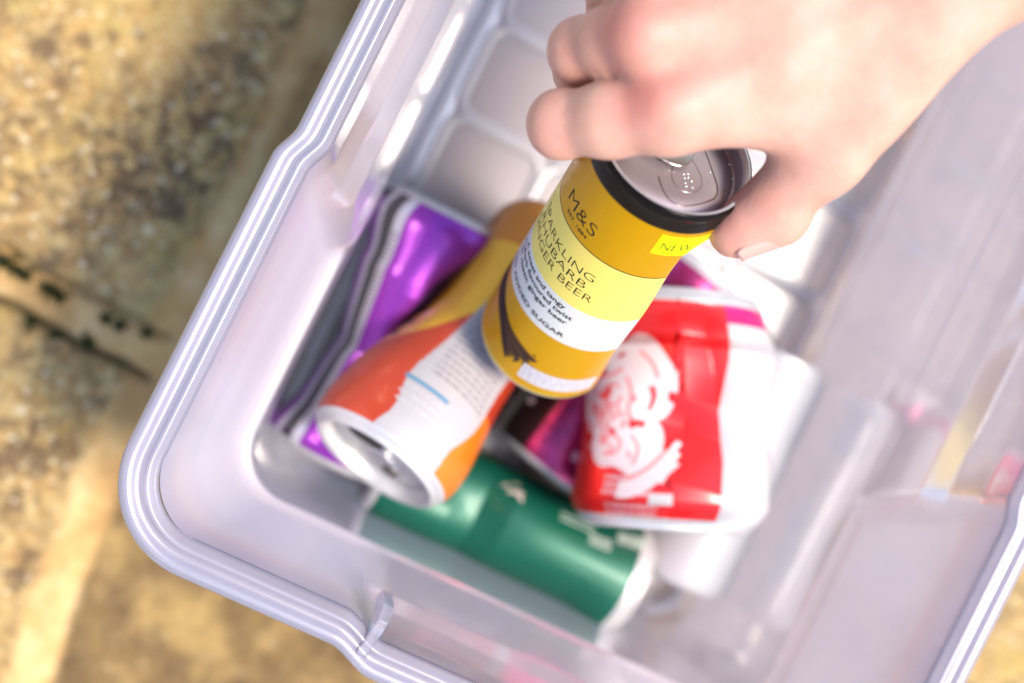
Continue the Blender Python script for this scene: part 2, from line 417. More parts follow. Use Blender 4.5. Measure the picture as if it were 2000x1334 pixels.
class Can:
    """A drinks can. h runs down from the lid (metres), ang in degrees, 0 = the side turned to the lens."""
    def __init__(s, name, top, bottom, R, deform=None, rim=.82, front=None, neck=.012):
        s.top, s.bot, s.R = np.array(top, float), np.array(bottom, float), R
        s.L = np.linalg.norm(s.bot - s.top); s.dn = (s.bot - s.top) / s.L
        v = (CAM - s.top) if front is None else np.array(front, float)
        e1 = v - (v @ s.dn) * s.dn; s.e1 = e1 / np.linalg.norm(e1); s.e2 = np.cross(-s.dn, s.e1)
        s.deform, s.rim, s.neck = deform, rim, neck
        s.root = bpy.data.objects.new(name, None); COL.objects.link(s.root); s.root.location = Vector(s.bot)
        bpy.context.view_layer.update()
    def prof(s, h):
        h = np.asarray(h, float); R, L, k = s.R, s.L, s.neck
        up = s.rim + (1 - s.rim) * np.sqrt(np.clip(1 - (1 - np.clip(h / k, 0, 1)) ** 2, 0, 1))
        b = np.clip((L - h) / (k * .75), 0, 1)
        lo = s.rim * .98 + (1 - s.rim * .98) * np.sqrt(np.clip(1 - (1 - b) ** 2, 0, 1))
        return R * np.minimum(up, lo)
    def local(s, ang, h, off=0.0, r=None):
        ang, h = np.broadcast_arrays(np.asarray(ang, float), np.asarray(h, float))
        a = np.radians(ang); rr = (s.prof(h) if r is None else r) + off
        x, y, z = rr * np.sin(a), rr * np.cos(a), h.copy()       # x to the right, y to the lens, z down
        if s.deform is not None: x, y, z = s.deform(s, x, y, z, ang, h)
        return x, y, z
    def pt(s, ang, h, off=0.0, r=None):
        x, y, z = s.local(ang, h, 0.0, r)
        if off:
            e = 1.0; xa, ya, za = s.local(np.asarray(ang) + e, h); xb, yb, zb = s.local(np.asarray(ang) - e, h)
            xc, yc, zc = s.local(ang, np.asarray(h) + .0004); xd, yd, zd = s.local(ang, np.asarray(h) - .0004)
            ta = np.stack([xa - xb, ya - yb, za - zb], -1); th = np.stack([xc - xd, yc - yd, zc - zd], -1)
            nn = np.cross(ta, th); nn /= np.linalg.norm(nn, axis=-1, keepdims=True) + 1e-12
            k = np.sign(nn[..., 0] * x + nn[..., 1] * y); k[k == 0] = 1
            x, y, z = x + nn[..., 0] * k * off, y + nn[..., 1] * k * off, z + nn[..., 2] * k * off
        return s.top + x[..., None] * s.e2 + y[..., None] * s.e1 + z[..., None] * s.dn
    def add(s, name, V, Fc, mats, parent=None, midx=None, smooth=True, fix=False):
        V = np.asarray(V) - s.bot
        o = obj(name, V, Fc, mats, parent or s.root, smooth, midx)
        if fix: fix_normals(o)
        return o
    def body(s, mats, region=None, na=300, nh=170, name='body'):
        hs = np.concatenate([np.linspace(0, s.neck, 9)[:-1], np.linspace(s.neck, s.L - s.neck * .75, nh)[:-1], np.linspace(s.L - s.neck * .75, s.L, 8)])
        an = np.linspace(-180, 180, na, endpoint=False)
        A, H = np.meshgrid(an, hs); V = s.pt(A, H).reshape(-1, 3)
        Fc, mi = [], []
        for j in range(len(hs) - 1):
            for i in range(na):
                k = (i + 1) % na
                Fc.append((j * na + i, (j + 1) * na + i, (j + 1) * na + k, j * na + k))
                mi.append(region(an[i] + 180 / na, (hs[j] + hs[j + 1]) / 2) if region else 0)
        # base dome
        b = (len(hs) - 1) * na; base = len(V); Vd = []
        for q, (fr, d) in enumerate(((.86, .0), (.78, -.003), (.5, -.008), (.2, -.010))):
            Vd.append(s.pt(an, np.full(na, s.L), r=s.R * s.rim * .98 * fr) + d * s.dn)
        V = np.vstack([V] + Vd); prev = b
        for q in range(4):
            cur = base + q * na
            for i in range(na):
                k = (i + 1) % na; Fc.append((prev + i, cur + i, cur + k, prev + k)); mi.append(len(mats) - 1)
            prev = cur
        Fc.append(tuple(prev + i for i in range(na))); mi.append(len(mats) - 1)
        return s.add(name, V, Fc, mats, midx=mi)
    def lid(s, m_rim, m_panel, m_out=None, bead=.0016, sink=.004, name='lid'):
        na = 96; an = np.linspace(-180, 180, na, endpoint=False); r0 = s.R * s.rim
        pr = [(r0, .0035), (r0 + bead * .55, .0022), (r0 + bead * .7, .0006), (r0 + bead * .45, -.0007), (r0 - bead * .1, -.0011), (r0 - bead * .9, -.0007), (r0 - bead * 1.3, .0008), (r0 - bead * 1.5, sink), (r0 - bead * 1.9, sink + .0012), (r0 - bead * 2.6, sink + .0012), (r0 - bead * 3.0, sink), (r0 * .55, sink - .0001), (r0 * .3, sink - .0001)]
        V = np.vstack([s.pt(an, np.full(na, h), r=r) for r, h in pr]); Fc, mi = [], []
        for j in range(len(pr) - 1):
            for i in range(na):
                k = (i + 1) % na; Fc.append((j * na + i, j * na + k, (j + 1) * na + k, (j + 1) * na + i)); mi.append(2 if (m_out is not None and j < 4) else 0 if j < (6 if m_out is not None else 7) else 1)
        Fc.append(tuple((len(pr) - 1) * na + i for i in range(na))); mi.append(1)
        return s.add(name, V, Fc, [m_rim, m_panel, m_out or m_rim], midx=mi, fix=False)
    def plate(s, name, poly, h0, th, m, parent=None, fr=None):
        """flat piece on the lid: poly of (right, lens-ward) metres; lies h0 below the rim and rises th"""
        n = len(poly); x = np.array(poly)
        V = [s.top + p[0] * s.e2 + p[1] * s.e1 + (h0 - q) * s.dn for q in (0, th) for p in x]
        Fc = [tuple(range(n)), tuple(range(n, 2 * n))[::-1]] + [(i, n + i, n + (i + 1) % n, (i + 1) % n) for i in range(n)]
        o = s.add(name, V, Fc, m, parent, smooth=False, fix=True)
        return o
    def decal(s, name, vs, fs, m, ang0, h0, off=.00008, parent=None, rot=0.0, flip=1):
        """vs in metres on the unrolled surface, x to the right, y up towards the lid"""
        vs = np.asarray(vs, float); 
        if rot: c, q = math.cos(R_(rot)), math.sin(R_(rot)); vs = np.column_stack([vs[:, 0] * c - vs[:, 1] * q, vs[:, 0] * q + vs[:, 1] * c])
        V = s.pt(ang0 + np.degrees(vs[:, 0] / s.R), h0 - vs[:, 1], off)
        return s.add(name, V, fs, m, parent, smooth=True)

def rect(x0, x1, y0, y1, st=.0012):
    nx, ny = max(2, int(abs(x1 - x0) / st) + 1), max(2, int(abs(y1 - y0) / st) + 1)
    X, Y = np.meshgrid(np.linspace(x0, x1, nx), np.linspace(y0, y1, ny)); V = np.column_stack([X.ravel(), Y.ravel()])
    i = np.arange(nx * ny).reshape(ny, nx); Fc = np.stack([i[:-1, :-1], i[:-1, 1:], i[1:, 1:], i[1:, :-1]], -1).reshape(-1, 4).tolist()
    return V, Fc
def stroke(pts, w, st=.0012, w1=None):
    """ribbon along a polyline (smoothed), width w"""
    P = np.array(pts, float)
    for _ in range(3):
        Q = [P[0]]
        for a, b in zip(P[:-1], P[1:]): Q += [a * .75 + b * .25, a * .25 + b * .75]
        P = np.array(Q + [P[-1]])
    d = np.gradient(P, axis=0); d /= np.linalg.norm(d, axis=1)[:, None] + 1e-12; nn = np.column_stack([-d[:, 1], d[:, 0]])
    n = len(P); ww = np.linspace(w, w if w1 is None else w1, n)[:, None] / 2
    k = 4
    V = np.vstack([P + nn * ww * f for f in np.linspace(-1, 1, k)])
    Fc = [(r * n + i, r * n + i + 1, (r + 1) * n + i + 1, (r + 1) * n + i) for r in range(k - 1) for i in range(n - 1)]
    return V, Fc
def fill(pts, sub=.0016):
    P = np.array(pts, float)
    for _ in range(2): P = np.vstack([np.stack([P * .75 + np.roll(P, -1, 0) * .25, P * .25 + np.roll(P, -1, 0) * .75], 1).reshape(-1, 2)])
    bm = bmesh.new(); f = bm.faces.new([bm.verts.new((x, y, 0)) for x, y in P]); bmesh.ops.triangulate(bm, faces=[f])
    for _ in range(5):
        e = [e for e in bm.edges if e.calc_length() > sub]
        if not e: break
        bmesh.ops.subdivide_edges(bm, edges=e, cuts=1); bmesh.ops.triangulate(bm, faces=bm.faces)
    bm.verts.index_update(); V = np.array([v.co[:2] for v in bm.verts]); Fc = [[v.index for v in f.verts] for f in bm.faces]; bm.free()
    return V, Fc
def merge(parts):
    V, Fc = [], []; b = 0
    for v, f in parts:
        V.append(np.asarray(v)); Fc += [[i + b for i in q] for q in f]; b += len(v)
    return np.vstack(V), Fc
def shift(vf, dx, dy): return np.asarray(vf[0]) + np.array([dx, dy]), vf[1]
def dent(x, y, ang, h, a0, h0, wa, wh, dep, sharp=False):
    da = (ang - a0 + 180) % 360 - 180
    g = np.sqrt((da / wa) ** 2 + ((h - h0) / wh) ** 2)
    f = np.clip(1 - g, 0, 1) if sharp else np.exp(-g * g)
    r = np.hypot(x, y) + 1e-9; k = 1 - dep * f / r
    return x * k, y * k
def fold(x, y, ang, h, h0, wh, amp, axis_deg):
    """sharp crease across the can: pushes the side facing axis_deg inwards in a V"""
    a = R_(axis_deg); nx, ny = math.sin(a), math.cos(a); d = x * nx + y * ny
    f = np.clip(1 - np.abs(h - h0) / wh, 0, 1) * amp * np.clip(d / .03 + .35, 0, 1)
    return x - nx * f, y - ny * f

# --- held can -------------------------------------------------------------
def held_can():
    T = atd(1321.1, 294.3, .4483); az, el = -1.4463, -.9175
    a = np.array([math.cos(el) * math.cos(az), math.cos(el) * math.sin(az), math.sin(el)])
    def df(s, x, y, z, ang, h):
        # pressed-in flat on the thumb side
        na = R_(93); nx, ny = math.sin(na), math.cos(na); d = x * nx + y * ny
        lim = s.R * (1 - .25 * sstep(.007, .022, h) * (1 - .30 * sstep(.028, .060, h)) * (1 - .5 * sstep(.085, .112, h)))
        ov = np.maximum(d - lim, 0); ov = ov * .92
        return x - nx * ov, y - ny * ov, z
    c = Can('drink_can', T, T + a * .117, .0265, df, rim=.965, neck=.0075)
    tag(c.root, 'gold and yellow ginger beer can held upright by the hand above the other cans', 'can')
    # printed sleeve: bands along the height, in the UV map
    m, t, out = mat('gold_sleeve')
    p = N(t, 'BsdfPrincipled', Roughness=.26, Metallic=.0); t.links.new(p.outputs[0], out.inputs[0])
    p.inputs['Coat Weight'].default_value = .04; p.inputs['Coat Roughness'].default_value = .06; p.inputs['Specular IOR Level'].default_value = .14
    uv = N(t, 'UVMap', uv_map='UVMap'); sx = N(t, 'SeparateXYZ'); t.links.new(uv.outputs[0], sx.inputs[0])
    cr = N(t, 'ValToRGB'); cr.color_ramp.interpolation = 'CONSTANT'; e = cr.color_ramp.elements
    L = 117.0
    stops = [(0, (.010, .007, .006)), (7.4, (.56, .285, .002)), (32.9, (.02, .012, .01)), (33.25, (.78, .60, .13)), (60.3, (.63, .595, .54)), (80.0, (.56, .285, .002)), (112.5, (.62, .40, .02)), (115, (.7, .69, .66))]
    while len(e) < len(stops): e.new(.5)
    for i, (h, col) in enumerate(stops): e[i].position = h / L; e[i].color = (*col, 1)
    t.links.new(sx.outputs[1], cr.inputs[0])
    nz = N(t, 'TexNoise', Scale=90.0, Detail=3.0); mp = N(t, 'Mapping'); mp.inputs['Scale'].default_value = (3.0, .12, 1); t.links.new(uv.outputs[0], mp.inputs[0]); t.links.new(mp.outputs[0], nz.inputs['Vector'])
    mr = N(t, 'MapRange'); mr.inputs[3].default_value = .94; mr.inputs[4].default_value = 1.05; t.links.new(nz.outputs[0], mr.inputs[0])
    mx = N(t, 'MixRGB', blend_type='MULTIPLY'); mx.inputs[0].default_value = 1; t.links.new(cr.outputs[0], mx.inputs[1]); t.links.new(mr.outputs[0], mx.inputs[2])
    t.links.new(mx.outputs[0], p.inputs['Base Color'])
    # the gold bands are metal under ink
    gm = N(t, 'ValToRGB'); gm.color_ramp.interpolation = 'CONSTANT'; g = gm.color_ramp.elements
    for i, (h, v) in enumerate([(0, 0), (7.4, .18), (32.9, 0), (80.0, .18)]):
        if i > 1: g.new(.5)
        g[i].position = h / L; g[i].color = (v, v, v, 1)
    t.links.new(sx.outputs[1], gm.inputs[0]); t.links.new(gm.outputs[0], p.inputs['Metallic'])
    o = c.body([m, ALU], None, 240, 150)
    uvl = o.data.uv_layers.new(name='UVMap')
    co = np.array([v.co[:] for v in o.data.vertices]) + c.bot - c.top
    hh = co @ c.dn
    lv = np.zeros(len(o.data.loops), dtype=np.int32); o.data.loops.foreach_get('vertex_index', lv)
    aa = np.arctan2(co @ c.e2, co @ c.e1) / 6.28318 + .5
    uvl.data.foreach_set('uv', np.column_stack([aa[lv], np.clip(hh[lv] / .117, 0, 1)]).astype(np.float32).ravel())
    m_rim = pbr('lid_rim', (.84, .82, .81), .22, .55)
    m_pan = pbr('lid_panel', (.48, .40, .42), .42, .7, bump=.04, bscale=700)
    c.lid(m_rim, m_pan, pbr('black_lacquer', (.006, .004, .003), .22, spec=.12), bead=.0014, sink=.0042)
    def lp(px, py, h=.0042):
        d = ray(px, py); q = c.top + c.dn * h; tt = ((q - CAM) @ c.dn) / (d @ c.dn); P = CAM + d * tt - q
        return np.array([P @ c.e2, P @ c.e1])
    # scored mouth outline: thin raised bead
    def bead(name, pts, r, h, m):
        P = np.array(pts)
        for _ in range(3):
            Q = [P[0]]
            for u, v in zip(P[:-1], P[1:]): Q += [u * .75 + v * .25, u * .25 + v * .75]
            P = np.array(Q + [P[-1]])
        n = len(P); d = np.gradient(P, axis=0); d /= np.linalg.norm(d, axis=1)[:, None] + 1e-9; nn = np.column_stack([-d[:, 1], d[:, 0]])
        V = []; k = 6
        for q in range(k):
            th = math.pi * q / (k - 1); w = P + nn * r * math.cos(th); V.append(c.top + w[:, :1] * c.e2 + w[:, 1:] * c.e1 + (h - r * .8 * math.sin(th)) * c.dn)
        V = np.vstack(V); Fc = [(q * n + i, q * n + i + 1, (q + 1) * n + i + 1, (q + 1) * n + i) for q in range(k - 1) for i in range(n - 1)]
        return c.add(name, V, Fc, m, smooth=True)
    score = pbr('score_line', (.30, .22, .20), .35, .9)
    bead('mouth_outline', [lp(*q) for q in [(1372, 285), (1381, 305), (1395, 345), (1403, 370), (1398, 388), (1375, 397), (1345, 403), (1325, 402), (1308, 392), (1298, 378), (1290, 360), (1286, 345)]], .00030, .0042, score)
    bead('mouth_outline', [lp(*q) for q in [(1345, 300), (1362, 330), (1372, 350), (1368, 372), (1345, 378), (1322, 368), (1310, 345), (1314, 325)]], .00022, .0042, pbr('score_soft', (.55, .48, .48), .3, 1))
    # raised dots on the panel
    vs, fs = [], []
    for (px, py) in [(1335, 341), (1343, 340), (1337, 348), (1344, 347), (1338, 358), (1350, 354), (1340, 364), (1352, 366), (1424, 322), (1438, 322), (1431, 350), (1387, 337)]:
        q = lp(px, py); b = len(vs)
        for rr, hh2 in ((.00038, .0041), (.00022, .0038)):
            for k in range(8): vs.append(c.top + (q[0] + rr * math.cos(k * .785)) * c.e2 + (q[1] + rr * math.sin(k * .785)) * c.e1 + hh2 * c.dn)
        fs += [(b + k, b + (k + 1) % 8, b + 8 + (k + 1) % 8, b + 8 + k) for k in range(8)] + [tuple(b + 8 + k for k in range(8))]
    c.add('embossed_dots', vs, fs, m_rim)
    # pull tab
    A, B = lp(1345, 308, .0022), lp(1240, 238, .0022); u = (A - B) / np.linalg.norm(A - B); v = np.array([-u[1], u[0]])
    poly = []
    for k in range(28):
        th = 2 * math.pi * k / 28; x, y = math.cos(th), math.sin(th)
        x = math.copysign(abs(x) ** .7, x); y = math.copysign(abs(y) ** .7, y)
        poly.append((A + B) / 2 + u * x * .0115 + v * y * .0074)
    tab = c.plate('pull_tab', poly, .0029, .0009, pbr('tab_metal', (.50, .46, .45), .30, 1.0)); bv = tab.modifiers.new('b', 'BEVEL'); bv.width = .0004; bv.segments = 3; bv.limit_method = 'ANGLE'
    # writing
    ink = pbr('black_ink', (.008, .007, .007), .5, spec=.15); R = c.R
    def write(txt, size, ang_c, h, width, off=0, spacing=1.0, name='lettering'):
        v, f = text_mesh(txt, size, off, width, spacing)
        v = v - np.array([width / 2, 0]); return c.decal(name, v, f, ink, ang_c, h)
    write('M&S', .0076, -31.2, .0272, .0166, -.00011, name='emblem')
    write('EST. 1884', .0021, -29.6, .0303, .0116, 0, 1.0)
    write('SPARKLING', .0051, -32.2, .0446, .0340, -.00009)
    write('RHUBARB', .0051, -33.0, .0495, .0322, -.00009)
    write('GINGER BEER', .0051, -32.6, .0543, .0408, -.00009)
    write('A sweet and tangy', .0031, -33, .0640, .0295, .00005)
    write('rhubarb flavoured twist', .0031, -33, .0673, .0378, .00005)
    write('on classic ginger beer', .0031, -33, .0706, .0362, .00005)
    write('NO ADDED SUGAR', .0028, -33, .0775, .0400, .00006)
    # corner flash
    tagm = pbr('lime_tag', (.72, .80, .0), .5, spec=.2)
    v, f = rect(0, .0215, -.0099, 0); c.decal('corner_flash', v, f, tagm, 25.5, .0098, .00010)
    v, f = text_mesh('NEW', .0056, -.00004, .0112); c.decal('lettering', v, f, ink, 29.5, .0172, .00016)
    # paper strip with faint print
    pap = pbr('paper_white', (.58, .55, .54), .5); v, f = rect(0, .030, -.0088, 0); st = c.decal('sticker', v, f, pap, -3, .1012, .00010)
    faint = pbr('faint_print', (.36, .32, .37), .5); parts = []
    for row in range(4):
        x = .001
        while x < .028:
            w = rnd.uniform(.0008, .0028); parts.append(rect(x, x + w, -.0021 - row * .0018, -.0014 - row * .0018)); x += w + rnd.uniform(.0004, .0014)
    v, f = merge(parts); c.decal('fine_print', v, f, faint, -3, .1012, .00016, st)
    # rhubarb bundle drawn on the sleeve
    cols = [pbr('stalk_dark', (.016, .010, .011), .6, spec=.1), pbr('stalk_brown', (.11, .052, .022), .6, spec=.1), pbr('stalk_plum', (.038, .020, .020), .6, spec=.1)]
    groups = [[], [], []]
    for k in range(19):
        f = k / 18.0; a0 = np.array([-78 + rnd.uniform(-3, 2), 82 + 10 * f]); tie = np.array([-42 + rnd.uniform(-2, 2), 91.3 + 4.6 * f])
        end = np.array([-20 + 24 * (1 - f) + rnd.uniform(-3, 3), 97.5 + 9.0 * f + rnd.uniform(-1, 1)])
        mid = tie * .5 + end * .5 + np.array([rnd.uniform(-2, 2), rnd.uniform(-.5, .5)])
        P = [(np.radians(q[0]) * R, -q[1] * 1e-3) for q in (a0, tie, mid, end)]
        groups[(k * 7) % 3].append(stroke(P,   .0007 + rnd.random() * .0004, w1=.0011))
    for k in range(24):
        x, y = rnd.uniform(-16, 8), rnd.uniform(95, 106)
        if abs((x + 18) * .34 - (106 - y)) < 5:
            groups[0].append(stroke([(R_(x) * R, -y * 1e-3), (R_(x + rnd.uniform(-3, 5)) * R, -(y + rnd.uniform(-1.5, 1.5)) * 1e-3)], .0009))
    groups[0].append(stroke([(R_(-42) * R, -.0905), (R_(-40) * R, -.0965)], .0012))
    for g_, m_ in zip(groups, cols):
        v, f = merge(g_); c.decal('rhubarb_print', v, f, m_, 0, 0, .00009 + .00003 * cols.index(m_))
    return c
HC = held_can()

# --- crushed cans in the tub ---------------------------------------------
def dashes(x0, x1, y0, y1, rows, hgt, lo, hi, gap):
    parts = []
    for r in range(rows):
        y = y0 + (y1 - y0) * (r + .5) / rows; x = x0
        while x < x1:
            w = rnd.uniform(lo, hi); parts.append(rect(x, min(x + w, x1), y - hgt / 2, y + hgt / 2)); x += w + rnd.uniform(gap * .6, gap * 1.4)
    return merge(parts)
WHITE_P = pbr('white_print', (.50, .475, .465), .42, coat=.3)
GREY_P = pbr('grey_print', (.50, .47, .48), .45)

def purple_can():
    def df(s, x, y, z, ang, h):
        sx = 1 - .24 * sstep(.006, .03, h) * sstep(s.L, s.L - .02, h); x = x * sx; y = y * (1.04)
        x, y = fold(x, y, ang, h, .066, .034, .009, -62)
        x, y = fold(x, y, ang, h, .071, .034, .007, 55)
        x, y = dent(x, y, ang, h, 60, .062, 36, .030, .007)
        x = x + .004 * np.sin((h / s.L) * 3.14) * -1
        return x, y, z
    c = Can('drink_can', (.0640, .0365, .037), (.0650, -.0775, .030), .0315, df, rim=.80)
    tag(c.root, 'crushed purple can with a dark nutrition panel, lying against the tub wall', 'can', 'crushed cans in the tub')
    pur = pbr('purple_metal', (.30, .034, .40), .36, .60, coat=.3, bump=.05, bscale=160); dk = pbr('plum_shade', (.045, .012, .06), .35, .5, coat=.4)
    sil = pbr('silver_print', (.72, .68, .72), .35, .6); pan = pbr('panel_charcoal', (.075, .065, .07), .45)
    def reg(a, h):
        if h > c.L - .004 or h < .002: return 4
        if -50 < a < -37: return 3 if h < c.L - .006 else 1
        if -58 < a <= -50 or -37 <= a < -28: return 2
        if a < -70: return 1
        if a > -4 + 46 * abs(h - .066) / .066 or (h < .006 and a < -30): return 1  # flank turned away: its shade is put into the colour as plum
        return 0
    c.body([pur, dk, sil, pan, ALU_SOFT], reg); c.lid(ALU_SOFT, ALU_SOFT)
    v, f = dashes(0, .0034, -.090, -.004, 44, .0008, .0012, .0020, .0005); c.decal('fine_print', v, f, pan, -35.5, .012, .00012)
    v, f = dashes(0, .010, -.02, 0, 3, .0014, .0015, .004, .001); c.decal('lettering', v, f, pbr('dim_print', (.32, .28, .34), .5), 62, .050, .00012)
purple_can()

def orange_can():
    def df(s, x, y, z, ang, h):
        q = sstep(.012, .05, h) * sstep(s.L, s.L - .03, h)
        x = x * (1 - .08 * q); y = y * (1 - .05 * q)
        x = np.where(x > 0, x * (1 - .30 * sstep(.028, .075, h)), x)
        x, y = fold(x, y, ang, h, .062, .045, .003, -80)
        x, y = dent(x, y, ang, h, -40, .088, 30, .026, .010, True)
        x, y = dent(x, y, ang, h, 30, .060, 50, .035, .004)
        return x, y, z
    c = Can('drink_can', at(733, 903, .088), at(1062, 462, .042), .0318, df, rim=.83)
    tag(c.root, 'crushed orange and yellow can with a white text panel and its open lid facing out', 'can', 'crushed cans in the tub')
    org = pbr('orange_metal', (.56, .052, .008), .36, .30, coat=.4); yel = pbr('yellow_print', (.86, .46, .006), .3, .15, coat=.4)
    red = pbr('red_print', (.55, .03, .015), .32, .3, coat=.4); bri = pbr('bright_orange', (.88, .20, .01), .3, .2, coat=.4)
    pw = pbr('panel_white', (.43, .395, .39), .42, coat=.2)
    def reg(a, h):
        if h < .003 or h > c.L - .003: return 5
        a = -a; a0_, a = a, a - 24 * min(1, max(0, (h - .015) / .06))
        if -27 + 14 * math.exp(-((h - .012) / .012) ** 2) < a < 46 - 10 * math.exp(-((h - .012) / .012) ** 2) + 3 * math.sin(h * 80): return 4
        if a < 0 and h > .064 + .0005 * (a + 27): return 1 if (h < .098 and a > -85) else 6  # amber: shade on the far end, put into the colour
        if a > 0 and h < .036: return 3
        if a > 46 and h > .036: return 2 if h > .055 else 0
        return 0
    c.body([org, yel, red, bri, pw, ALU_SOFT, pbr('amber_shade', (.60, .215, .010), .36, .2, coat=.2)], reg); c.lid(ALU_SOFT, ALU_SOFT)
    blue = pbr('blue_line', (.07, .22, .34), .4)
    v, f = rect(-.0215, 0, -.0008, .0008); c.decal('blue_rule', v, f, blue, 21, .0262, .00012)
    v, f = dashes(-.030, 0, -.060, -.004, 20, .0012, .0014, .0046, .0008); c.decal('fine_print', v, f, pbr('pale_print', (.25, .225, .235), .5), 6, .028, .00012)
    v, f = dashes(-.020, 0, -.010, 0, 3, .0008, .001, .004, .0012); c.decal('fine_print', v, f, GREY_P, 18, .0145, .00012)
    v, f = rect(0, .005, -.005, 0); c.decal('logo_patch', v, f, pbr('pale_blue', (.45, .62, .72), .4), -30, .014, .00012)
    v, f = dashes(0, .014, -.030, 0, 4, .003, .004, .010, .002); c.decal('lettering', v, f, pbr('dark_red', (.30, .02, .01), .4), 62, .090, .00012)
    v, f = dashes(0, .010, -.024, 0, 3, .0025, .003, .008, .002); c.decal('lettering', v, f, pbr('dark_brown', (.10, .04, .02), .4), 66, .040, .00012)
    # opened mouth and tab; dark plates carry the shade of the openings
    el = lambda cx, cy, a, b, rot, n=24: [(cx + a * math.cos(t) * math.cos(rot) - b * math.sin(t) * math.sin(rot), cy + a * math.cos(t) * math.sin(rot) + b * math.sin(t) * math.cos(rot)) for t in np.linspace(0, 2 * math.pi, n, endpoint=False)]
    c.plate('mouth', el(.0085, .0082, .0070, .0092, .75), .0043, .0006, HOLE_SHADE)
    t_ = c.plate('pull_tab', el(-.0030, -.0030, .0098, .0068, .75), .0040, .0016, ALU); t_.modifiers.new('b', 'BEVEL').width = .0004
    c.plate('tab_hole', el(-.0065, -.0065, .0034, .0036, .75), .0023, .0003, pbr('shadowed_metal', (.16, .13, .12), .4, .8), t_)
orange_can()

def green_can():
    def df(s, x, y, z, ang, h):
        x, y = dent(x, y, ang, h, 10, .080, 40, .022, .005)
        x, y = dent(x, y, ang, h, -20, .100, 40, .02, .006)
        x, y = fold(x, y, ang, h, .078, .012, .003, 20); x = x * (1 - .20 * sstep(.004, .03, h))
        return x, y, z
    c = Can('drink_can', (.2065, -.0710, .0290), (.083, -.0715, .0290), .0280, df, rim=.86)
    tag(c.root, 'deep green can with small white lettering along the near wall of the tub', 'can', 'crushed cans in the tub')
    g = pbr('green_metal', (.0010, .105, .060), .46, .25, coat=.08, mottle=.12, mscale=25)
    c.body([g, ALU_SOFT], lambda a, h: 1 if h < .0075 or h > c.L - .004 else 0); c.lid(ALU_SOFT, ALU_SOFT)
    w = pbr('pale_ink', (.62, .72, .62), .45)
    for a0, h0, L_, rows in ((-68, .0125, .013, 4), (-56, .026, .010, 3), (-66, .038, .016, 2)):
        v, f = dashes(-L_ / 2, L_ / 2, -.0065, 0, rows, .0012, .0004, .0012, .0004); c.decal('lettering', v, f, w, a0 + 26, h0, .00012, rot=90)
    parts = []
    for k in range(10):
        q = np.array([rnd.uniform(-.006, .006), rnd.uniform(-.005, .005)]); parts.append(stroke([q, q + np.array([rnd.uniform(-.004, .004), .003]), q + np.array([rnd.uniform(-.004, .004), .004])], .0012))
    v, f = merge(parts); c.decal('emblem', v * .7, f, pbr('cream_ink', (.62, .52, .45), .45), -40, .070, .00012)
green_can()

def dark_can():
    def df(s, x, y, z, ang, h):
        x, y = dent(x, y, ang, h, 20, .050, 40, .03, .004); return x, y * .95, z
    c = Can('drink_can', (.1720, .0650, .029), (.1475, -.0440, .029), .0268, df, rim=.84)
    tag(c.root, 'black and magenta can mostly hidden beneath the crushed red can', 'can', 'crushed cans in the tub')
    blk = pbr('black_can', (.022, .012, .013), .35, .3, coat=.3); mag = pbr('magenta_metal', (.50, .035, .20), .30, .6, coat=.3, mottle=.5, mscale=350)
    c.body([blk, mag, ALU_SOFT], lambda a, h: 2 if h < .004 or h > c.L - .003 else (1 if (-22 < a < 58 or h < .010) else 0)); c.lid(ALU_SOFT, ALU_SOFT)
    v, f = merge([stroke([(-.002, 0), (.001, .001), (.003, -.001)], .0045), stroke([(-.007, -.004), (-.004, -.003)], .003), shift(stroke([(0, 0), (.004, 0)], .0025), -.004, -.009)])
    c.decal('lettering', v, f, pbr('pink_white', (.80, .66, .68), .45), -44, .082, .00012)
    v, f = merge([stroke([(-.003, 0), (.003, .001), (.004, -.002)], .004)]); c.decal('lettering', v, f, pbr('pink_ink', (.85, .5, .62), .45), 24, .098, .00012)
dark_can()

